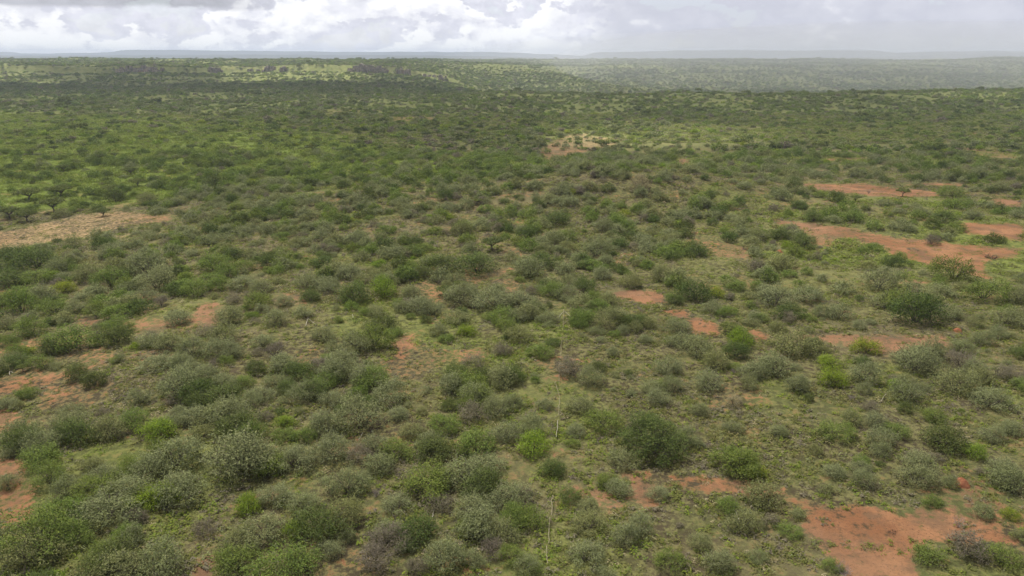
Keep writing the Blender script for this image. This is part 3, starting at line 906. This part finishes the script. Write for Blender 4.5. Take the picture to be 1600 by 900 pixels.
BRUSH = dead_mesh(700, M['darkbrush'], n=8, h=0.22, rad=0.03, levels=2)
for (px, py, w, lab) in [(1395, 832, 26, 'dark heap of dead brush on the big orange clearing'), (1117, 527, 14, 'dark brush heap at the near edge of the red tongue of soil'),
                         (1195, 534, 13, 'small dark brush heap on red soil right of the lime bush'), (1430, 858, 18, 'dark brush strewn at the green edge of the orange clearing'),
                         (1550, 404, 44, 'long dark brush heap on the wide red clearing'), (1033, 482, 24, 'dark flattened brush at the top of the red soil tongue')]:
    x, y, t = spot(px, py)
    rad = w / FPX * t / 2
    make_thing('brush_heap', [('branches', BRUSH)], (x, y, float(height(x, y))), (rad, rad * 0.6, rad * 0.5), 0.3 + px, category='brush heap', label=lab, group='heaps of dark dead brush')

# ------------------------------------------------------------------ labels of the plants: look first, then what they stand by
LAND = [('the largest round dark bush', 1018, 680), ('the big fresh green bush', 1150, 712), ('the orange clearing at the bottom', 1360, 835), ('the large termite mound', 1501, 748),
        ('the whitest pole', 871, 675), ('the three nearest poles', 858, 830), ('the sandy clearing on the left', 130, 362), ('the bright lime bush by red soil', 1156, 535), ('the yellow-green bush on the red strip', 1355, 542),
        ('the small red patch left of centre', 628, 545), ('the bleached bent branch', 485, 503), ('the sandy slope at the left', 150, 572), ('the lilac dead shrub', 588, 765),
        ('the tongue of red soil', 1095, 508), ('the wide red clearing', 1480, 395), ('the far red clearing on the right', 1370, 297), ('the red soil under the big bushes', 1060, 755),
        ('the reddish ground by the left thicket', 260, 503), ('the bare streak near the middle', 765, 432), ('the yellow herb patch', 388, 795), ('the soil at the lower left edge', 20, 775),
        ('the grassy dome in the distance', 960, 295), ('the green valley floor', 350, 265), ('the pale straw tuft', 1145, 625), ('the yellow topped bush on the left', 245, 665), ('the far end of the pole line', 880, 490)]
ORD = ['', 'second ', 'third ', 'fourth ', 'fifth ', 'sixth ', 'seventh ', 'eighth ', 'ninth ', 'tenth ', 'eleventh ', 'twelfth ']
LOOK = {'g': 'grey-green', 'n': 'green', 'd': 'dark green', 'l': 'yellow-green', 'b': 'brownish grey', 's': 'straw coloured'}


def label_all(items, noun):
    buckets = {}
    for it in items:
        e, look, px, py, w = it
        best = sorted(((abs(px - lx) + 1.6 * abs(py - ly), nm, lx, ly) for nm, lx, ly in LAND))[0]
        dd, nm, lx, ly = best
        dx, dy = px - lx, (py - ly) * 1.6
        if abs(dx) > abs(dy): way = 'right of' if dx > 0 else 'left of'
        else: way = 'below' if dy > 0 else 'above'
        buckets.setdefault((look, way, nm), []).append((dd, e, w))
    for (look, way, nm), L in buckets.items():
        L.sort(key=lambda q: q[0])
        for i, (dd, e, w) in enumerate(L):
            tail = f'{ORD[i]}nearest {way} {nm}'
            e['label'] = f'{look} {noun}, {tail}'
            e['category'] = noun.split()[-1]


label_all([(e, ('small ' if w < 30 else 'wide ' if w > 64 else '') + LOOK[k], px, py, w) for e, k, px, py, w, rad in SEEN], 'shrub')
for e, *_ in SEEN: e['group'] = 'shrubs of the bush land'
label_all([(e, 'flat-topped', px, py, w) for e, px, py, w in TREES], 'acacia tree')
for e, *_ in TREES:
    e['group'] = 'flat-topped acacias'
    e['category'] = 'tree'
TREES[5][0]['label'] = 'lone flat-topped acacia tree standing on the sandy clearing at the left'
label_all([(e, 'bare grey', px, py, w) for e, px, py, w in DEADS], 'dead shrub')
for e, *_ in DEADS: e['group'] = 'leafless dead shrubs'; e['category'] = 'dead shrub'
DEADS[0][0]['label'] = 'lilac grey dead shrub with whitish tip in the thicket'

# ------------------------------------------------------------------ the mass of the bush: one stuff object per layer
def variants(name, meshes):
    c = bpy.data.collections.new(name)
    for i, me in enumerate(meshes):
        c.objects.link(bpy.data.objects.new(f'{name}_{i:02d}', me))
    return c


def scatter(name, coll, Pn, idx, rot, scl, **props):
    me = bpy.data.meshes.new(name)
    me.vertices.add(len(Pn)); me.vertices.foreach_set('co', np.asarray(Pn, np.float32).ravel())
    a = me.attributes.new('idx', 'INT', 'POINT'); a.data.foreach_set('value', np.asarray(idx, np.int32))
    a = me.attributes.new('rot', 'FLOAT_VECTOR', 'POINT'); a.data.foreach_set('vector', np.stack([rot * 0, rot * 0, rot], -1).astype(np.float32).ravel())
    a = me.attributes.new('scl', 'FLOAT_VECTOR', 'POINT'); a.data.foreach_set('vector', np.asarray(scl, np.float32).ravel())
    o = ob(name, me, **props)
    ng = bpy.data.node_groups.new(name, 'GeometryNodeTree')
    ng.interface.new_socket('Geometry', in_out='INPUT', socket_type='NodeSocketGeometry')
    ng.interface.new_socket('Geometry', in_out='OUTPUT', socket_type='NodeSocketGeometry')
    N = ng.nodes.new; Lk = ng.links.new
    gi, go = N('NodeGroupInput'), N('NodeGroupOutput')
    ci = N('GeometryNodeCollectionInfo'); ci.inputs['Collection'].default_value = coll
    ci.inputs['Separate Children'].default_value = True; ci.inputs['Reset Children'].default_value = True
    ip = N('GeometryNodeInstanceOnPoints'); ip.inputs['Pick Instance'].default_value = True
    Lk(gi.outputs[0], ip.inputs['Points']); Lk(ci.outputs[0], ip.inputs['Instance'])
    for nm, ty, so in (('idx', 'INT', 'Instance Index'), ('rot', 'FLOAT_VECTOR', 'Rotation'), ('scl', 'FLOAT_VECTOR', 'Scale')):
        na = N('GeometryNodeInputNamedAttribute'); na.data_type = ty; na.inputs['Name'].default_value = nm
        Lk(na.outputs[0], ip.inputs[so])
    Lk(ip.outputs[0], go.inputs[0])
    md = o.modifiers.new('scatter', 'NODES'); md.node_group = ng
    return o


def points(y0, y1, dens, seed, umax=0.80):
    """uniform points over the wedge of land in view between two distances"""
    r = np.random.default_rng(seed)
    area = umax * ((y1 + 12) ** 2 - (y0 + 12) ** 2)
    n = int(area * dens)
    y = np.sqrt(r.uniform((y0 + 12) ** 2, (y1 + 12) ** 2, n)) - 12
    x = r.uniform(-umax, umax, n) * (y + 12)
    return x, y, r


TK = np.array(TAKEN)


def clear_of(x, y, k=0.85, extra=0.0):
    keep = np.ones(len(x), bool)
    for tx, ty, tr in TK:
        keep &= ((x - tx) ** 2 + (y - ty) ** 2) > (tr * k + extra) ** 2
    return keep


KEYS = 'gndlb'


def kind_pick(px, py, x, y, r):
    """which colour of shrub stands where"""
    n = fbm(x / 30, y / 30, 3, 91)
    w = np.stack([np.full(len(x), 0.62), np.full(len(x), 0.18), np.full(len(x), 0.11), np.full(len(x), 0.025), np.full(len(x), 0.07)], 1)
    lush = lush_at(x, y)
    w[:, 1] += 0.75 * lush + 0.25 * sstep(px, 1000, 1300) * sstep(300 - py, 0, 60); w[:, 0] *= 1 - 0.75 * lush
    w[:, 2] += 0.25 * sstep(n, 0.55, 0.7) + 0.03 * lush + 0.07 * sstep(240 - py, 0, 60) * (1 - 0.7 * sstep(y, 1050, 1200))
    w[:, 3] += 0.16 * lush + 0.16 * sstep(y, 1050, 1200) * (x < 0)  # extra yellow-green shrubs at far left paint sunlight into the scrub
    w[:, 4] += 0.14 * sstep(n, 0.5, 0.3)
    w /= w.sum(1, keepdims=True)
    q = r.uniform(0, 1, len(x))[:, None]
    return (np.cumsum(w, 1) < q).sum(1).clip(0, 4)


# near shrubs between the ones told apart
def thicket(px, py):
    """how thickly shrubs stand, by part of the land"""
    left = 1.0 - 0.66 * sstep(px, 820, 980)
    d = 0.175 * np.where(py > 560, left, 1.0)
    d = np.where((py > 440) & (py <= 560), 0.140 * (1 - 0.35 * sstep(px, 950, 1250)), d)
    ridge = sstep(px, 180, 330) * (1 - sstep(px, 1000, 1120))
    d = np.where(py <= 440, 0.060 + 0.110 * ridge, d)
    d = np.where((px < 330) & (py > 380) & (py < 480), 0.17, d)
    op = np.exp(-((px - 480) / 110) ** 2 - ((py - 530) / 38) ** 2) + np.exp(-((px - 150) / 90) ** 2 - ((py - 610) / 40) ** 2) + np.exp(-((px - 720) / 90) ** 2 - ((py - 555) / 22) ** 2) \
        + np.exp(-((px - 260) / 70) ** 2 - ((py - 860) / 50) ** 2) + 0.8 * np.exp(-((px - 1180) / 150) ** 2 - ((py - 650) / 60) ** 2) + 0.8 * np.exp(-((px - 990) / 90) ** 2 - ((py - 325) / 22) ** 2)
    return d * (1 - 0.85 * np.clip(op, 0, 1))


x, y, r = points(22, 300, 0.18, 1)
px, py, zc = project(x, y, height(x, y))
cn = fbm(x / 11, y / 11, 3, 97)
keep = (r.uniform(0, 0.18, len(x)) < thicket(px, py) * (0.45 + 1.2 * sstep(cn, 0.42, 0.6)) * (1 - 0.3 * sstep(y, 200, 280))) & (bare_at(x, y) < 0.35) & clear_of(x, y, 0.8, 0.25)
lu = lush_at(x, y)
keep &= (r.uniform(0, 1, len(x)) > 0.45 * lu * (py < 330))
for dy_, lim in ((-2.0, 0.7), (2.5, 0.5), (5.0, 0.6)):
    keep &= bare_at(x, y + dy_ * np.clip(y / 70, 0.7, 2.5)) < lim
x, y, px, py = x[keep], y[keep], px[keep], py[keep]
kk = kind_pick(px, py, x, y, r)
rad = np.exp(r.normal(math.log(1.0), 0.48, len(x))).clip(0.35, 1.7) * (1 + 0.45 * sstep(y, 110, 260)) * (1.28 - 0.38 * sstep(px, 760, 960) * (py > 520))
MIDM = []
for k in KEYS:
    for i in range(4):
        MIDM.append(shrub_crown(1000 + i * 13 + ord(k), M[k], nc=11, per=105 if k != 'b' else 75, leaf=0.095, h=[0.9, 1.05, 0.78, 0.95][i], spr=6, twig=(i % 2 == 0)))
rad = np.where(kk == 3, rad * 0.62, np.where(kk == 4, rad * 0.72, rad))
idx = kk * 4 + r.integers(0, 4, len(x))
for k in KEYS: MIDM += [q[0] for q in HI[k]]
idx = np.where((y < 85) & (rad > 0.8), 20 + kk * n_var + r.integers(0, n_var, len(x)), idx)
an = r.uniform(0.72, 1.38, len(x)) ** 0.5
sc3 = np.stack([rad * an, rad / an, rad * r.uniform(0.8, 1.3, len(x))], -1)
scatter('shrubbery', variants('low_shrub', MIDM), np.stack([x, y, height(x, y)], -1), idx, r.uniform(0, 6.28, len(x)), sc3,
        kind='stuff', label='smaller shrubs filling the gaps between the bushes', category='shrubs')
n_near = len(x)

# far bush: valley, rises and plateau
FARM = []
for k in KEYS:
    for i in range(3):
        FARM.append(shrub_crown(2000 + i * 13 + ord(k), M[k], nc=8, per=30, leaf=0.20, h=[0.85, 1.0, 0.7][i], spr=3, twig=False, cr=(0.34, 0.48)))
for i in range(3):
    FARM.append(acacia_parts(2600 + i, M['A'], nc=10, per=26, leaf=0.22, twig=False)[0])
PT, IX, RT, SCL = [], [], [], []
for (y0, y1, dn, um, sd_) in ((300, 620, 0.085, 0.82, 2), (620, 1100, 0.064, 0.82, 3), (1100, 1700, 0.038, 0.82, 4), (1700, 2700, 0.021, 0.82, 5)):
    x, y, r = points(y0, y1, dn, sd_, um)
    px, py, zc = project(x, y, height(x, y))
    lu = lush_at(x, y)
    cl = fbm(x / 60, y / 60, 4, 95)
    dens = (0.35 + 0.65 * sstep(cl, 0.38, 0.58)) * (1 - 0.78 * lu * (y < 900))
    dens = dens * (1 - 0.36 * sstep(y, 1080, 1250) * (1 - sstep(y, 1300, 1420)) * sstep(-x / y, 0.05, 0.2))
    keep = (r.uniform(0, 1, len(x)) < dens) & (bare_at(x, y) < 0.35 + 0.4 * (r.uniform(0, 1, len(x)) < 0.35)) & clear_of(x, y, 0.7)
    x, y, px, py = x[keep], y[keep], px[keep], py[keep]
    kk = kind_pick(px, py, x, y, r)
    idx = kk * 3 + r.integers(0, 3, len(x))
    rad = np.exp(r.normal(math.log(1.75), 0.33, len(x))).clip(0.8, 3.8) * (1 + 0.35 * sstep(y, 500, 1500))
    ac = r.uniform(0, 1, len(x)) < 0.035
    idx = np.where(ac, 15 + r.integers(0, 3, len(x)), idx); rad = np.where(ac, rad * 1.35, rad)
    PT.append(np.stack([x, y, height(x, y)], -1)); IX.append(idx); RT.append(r.uniform(0, 6.28, len(x)))
    SCL.append(np.stack([rad, rad, rad * r.uniform(0.7, 1.1, len(x))], -1))
PT = np.concatenate(PT); IX = np.concatenate(IX); RT = np.concatenate(RT); SCL = np.concatenate(SCL)
scatter('far_vegetation', variants('far_shrub', FARM), PT, IX, RT, SCL, kind='stuff', label='bush land running over the valley to the plateau', category='vegetation')
n_far = len(PT)

# grass and low herbs
def tuft_patch(seed, mats, n=10, R=1.0, size=(0.14, 0.36), cards=12, leaf=0.17):
    r = np.random.default_rng(seed); g = Geo()
    for i in range(n):
        a = r.uniform(0, 6.28); q = R * math.sqrt(r.uniform())
        s = r.uniform(*size); m = 0 if r.uniform() < 0.75 else 1
        d = unit(r.normal(size=(cards, 3)) + np.array([0, 0, 0.6])); d[:, 2] = np.abs(d[:, 2])
        P_ = np.array([q * math.cos(a), q * math.sin(a), 0.02]) + d * s * np.array([1.1, 1.1, 0.8]) * r.uniform(0.4, 1, (cards, 1))
        g.cards(P_, unit(0.6 * d + 0.4 * r.normal(size=(cards, 3)) + np.array([0, 0, .9])), leaf, leaf * 0.45, r, m)
    return g.build('tuft', mats)


TM = [tuft_patch(1, [M['h'], M['v']]), tuft_patch(2, [M['h'], M['s']]), tuft_patch(3, [M['h'], M['b']]), tuft_patch(4, [M['h'], M['g']], 7, size=(0.22, 0.5)),
      tuft_patch(5, [M['v'], M['h']], size=(0.18, 0.42)), tuft_patch(6, [M['v'], M['n']], size=(0.2, 0.5)), tuft_patch(7, [M['b'], M['h']])]
PT, IX, RT, SCL = [], [], [], []
for (y0, y1, dn, sc_, sd_) in ((20, 110, 1.1, 1.0, 31), (110, 230, 0.5, 1.5, 32), (230, 520, 0.28, 2.4, 33)):
    x, y, r = points(y0, y1, dn, sd_)
    px, py, zc = project(x, y, height(x, y))
    ba = bare_at(x, y); lu = lush_at(x, y)
    hn = fbm(x / 7, y / 7, 3, 77)
    keep = (r.uniform(0, 1, len(x)) < np.where(ba > 0.3, 0.42 * (1.1 - ba), 0.35 + 0.65 * sstep(hn, 0.42, 0.58))) & ((y < 230) | (lu > 0.25))
    x, y, lu, hn = x[keep], y[keep], lu[keep], hn[keep]
    ix = np.where(r.uniform(0, 1, len(x)) < lu * 0.9, 4 + r.integers(0, 2, len(x)), r.choice([0, 1, 2, 3, 6, 0, 3, 6], len(x)))
    s = sc_ * r.uniform(0.7, 1.3, len(x)) * np.where(ba[keep] > 0.35, 0.6, 1.0)
    PT.append(np.stack([x, y, height(x, y)], -1)); IX.append(ix); RT.append(r.uniform(0, 6.28, len(x)))
    SCL.append(np.stack([s, s, s * r.uniform(0.7, 1.2, len(x))], -1))
PT = np.concatenate(PT); IX = np.concatenate(IX); RT = np.concatenate(RT); SCL = np.concatenate(SCL)
scatter('grass', variants('tuft', TM), PT, IX, RT, SCL, kind='stuff', label='olive grass tussocks and low herbs', category='grass')
print('near', n_near, 'far', n_far, 'tufts', len(PT), 'plants', len(SEEN))

# ------------------------------------------------------------------ broken clouds over the land (out of view; shaped to shade it and let sun through the gaps)
def cloud_layer():
    Zc = 760.0
    off = SUN_DIR * Zc / math.tan(SUN_EL)
    cs = 22.0
    gx = np.arange(-2600, 2601, cs); gy = np.arange(-900, 3001, cs)
    GX, GY = np.meshgrid(gx, gy)                       # where the shadow falls
    u = GX / np.maximum(GY + 80, 40)
    n = fbm(GX / 260, GY / 260, 4, 120)
    tau = 0.50 + 0.9 * (n - 0.45) + sstep(GY, 700, 1050) * (0.75 - 0.6 * sstep(u, -0.1, 0.15)) + 0.7 * sstep(-u, 0.02, 0.12) * np.exp(-((GY - 1040) / 110) ** 2) + 0.25 * sstep(u, 0, 0.2) * np.exp(-((GY - 700) / 160) ** 2)
    def gap(a): return np.clip(a, 0, 1)
    op = np.zeros_like(tau)
    wob = (fbm(GX / 90, GY / 90, 3, 130) - 0.5)
    op = np.maximum(op, sstep(1.25 - np.hypot((GX - 78) / 62, (GY - 395) / 70) + wob * 0.6, 0, 0.6))
    op = np.maximum(op, sstep(1 - np.abs((u + 0.285 + wob * 0.05) / 0.12), 0, 0.35) * sstep(GY + wob * 120, 1110, 1190))
    op = np.maximum(op, sstep(-u + wob * 0.1, 0.575, 0.64) * sstep(GY, 1040, 1120))
    op = np.maximum(op, sstep(GY + wob * 60, 1335, 1400) * sstep(-u + wob * 0.1, 0.06, 0.18))
    op = np.maximum(op, 0.9 * sstep(1 - np.abs((u + 0.03 + wob * 0.1) / 0.20), 0, 0.5) * sstep(GY + wob * 200, 1180, 1320))
    op = np.maximum(op, 0.85 * sstep(1 - np.abs((u - 0.66) / 0.2), 0, 0.5) * sstep(1 - np.abs((GY - 700) / 70), 0, 0.6))
    op = np.maximum(op, 0.8 * sstep(fbm(GX / 330, GY / 330, 3, 140), 0.60, 0.68) * sstep(GY, 1300, 1600))
    edge = sstep(GX + 2600, 60, 500) * sstep(2600 - GX, 60, 500) * sstep(GY + 900, 40, 400) * sstep(3000 - GY, 40, 500)
    t = np.clip(tau, 0.35, 2.8) * (1 - op) * edge / 0.010
    t = np.where(t < 6, 0, t)
    nr, nc = t.shape
    bump = (fbm(GX / 70, GY / 70, 3, 150) - 0.5)
    X = GX + off[0]; Yv = GY + off[1]
    top = Zc + t * (0.72 + 0.3 * bump); bot = Zc - t * (0.28 - 0.3 * bump)
    V = np.concatenate([np.stack([X, Yv, top], -1).reshape(-1, 3), np.stack([X, Yv, bot - 0.01], -1).reshape(-1, 3)])
    i = (np.arange(nr - 1)[:, None] * nc + np.arange(nc - 1)[None]).ravel()
    Q = np.stack([i, i + 1, i + nc + 1, i + nc], 1)
    Q = Q[(t.ravel()[Q] > 0).any(1)]
    Fb = Q[:, ::-1] + nr * nc
    # weld where the two sheets meet
    tv = t.ravel() <= 0
    remap = np.arange(2 * nr * nc); remap[nr * nc:][tv] = np.arange(nr * nc)[tv]
    F = remap[np.concatenate([Q, Fb])]
    used = np.unique(F); inv = np.full(2 * nr * nc, -1); inv[used] = np.arange(len(used))
    m, b = new_mat('cloud_vapour')
    pv = b.n('ShaderNodeVolumePrincipled')
    pv.inputs['Color'].default_value = (1, 1, 1, 1)
    pv.inputs['Density'].default_value = 0.010
    pv.inputs['Density Attribute'].default_value = ''
    pv.inputs['Anisotropy'].default_value = 0.4
    o = b.n('ShaderNodeOutputMaterial'); b.l(pv.outputs[0], o.inputs['Volume'])
    me = mesh_np('clouds', V[used], [inv[F]], [m], smooth=True)
    ob('clouds', me, kind='stuff', label='broken grey cloud overhead with gaps', category='clouds')


cloud_layer()

# ------------------------------------------------------------------ haze
def haze():
    x0, x1, y0, y1, z0, z1 = -23500, 23500, -400, 10800, -75, 122
    V = [(x, y, z) for z in (z0, z1) for y in (y0, y1) for x in (x0, x1)]
    Q = [(0, 2, 3, 1), (4, 5, 7, 6), (0, 1, 5, 4), (2, 6, 7, 3), (0, 4, 6, 2), (1, 3, 7, 5)]
    m, b = new_mat('haze_air')
    pv = b.n('ShaderNodeVolumePrincipled')
    pv.inputs['Color'].default_value = (0.68, 0.77, 1.0, 1)
    pv.inputs['Density'].default_value = 0.00013
    pv.inputs['Density Attribute'].default_value = ''
    o = b.n('ShaderNodeOutputMaterial'); b.l(pv.outputs[0], o.inputs['Volume'])
    ob('haze', mesh_np('haze', np.array(V, float), [np.array(Q)], [m]), kind='stuff')


haze()


def rain():
    """a shower hanging over the far slope"""
    n1, n2 = 40, 20
    V, Q = [], []
    for i in range(n2 + 1):
        th = math.pi * i / n2
        for j in range(n1):
            ph = 2 * math.pi * j / n1
            k = 1 + 0.12 * math.sin(3 * ph + 1) + 0.07 * math.sin(5 * ph)
            V.append((1050 + 1250 * k * math.sin(th) * math.cos(ph), 1820 + 820 * math.sin(th) * math.sin(ph), 22 + 88 * math.cos(th)))
    for i in range(n2):
        for j in range(n1):
            Q.append((i * n1 + j, (i + 1) * n1 + j, (i + 1) * n1 + (j + 1) % n1, i * n1 + (j + 1) % n1))
    m, b = new_mat('rain_veil')
    pv = b.n('ShaderNodeVolumePrincipled')
    pv.inputs['Color'].default_value = (0.92, 0.94, 1.0, 1)
    pv.inputs['Density'].default_value = 0.00050
    pv.inputs['Density Attribute'].default_value = ''
    o = b.n('ShaderNodeOutputMaterial'); b.l(pv.outputs[0], o.inputs['Volume'])
    ob('rain', mesh_np('rain', np.array(V), [np.array(Q)], [m], smooth=True), kind='stuff', label='grey veil of rain hanging over the far slope', category='rain')


rain()
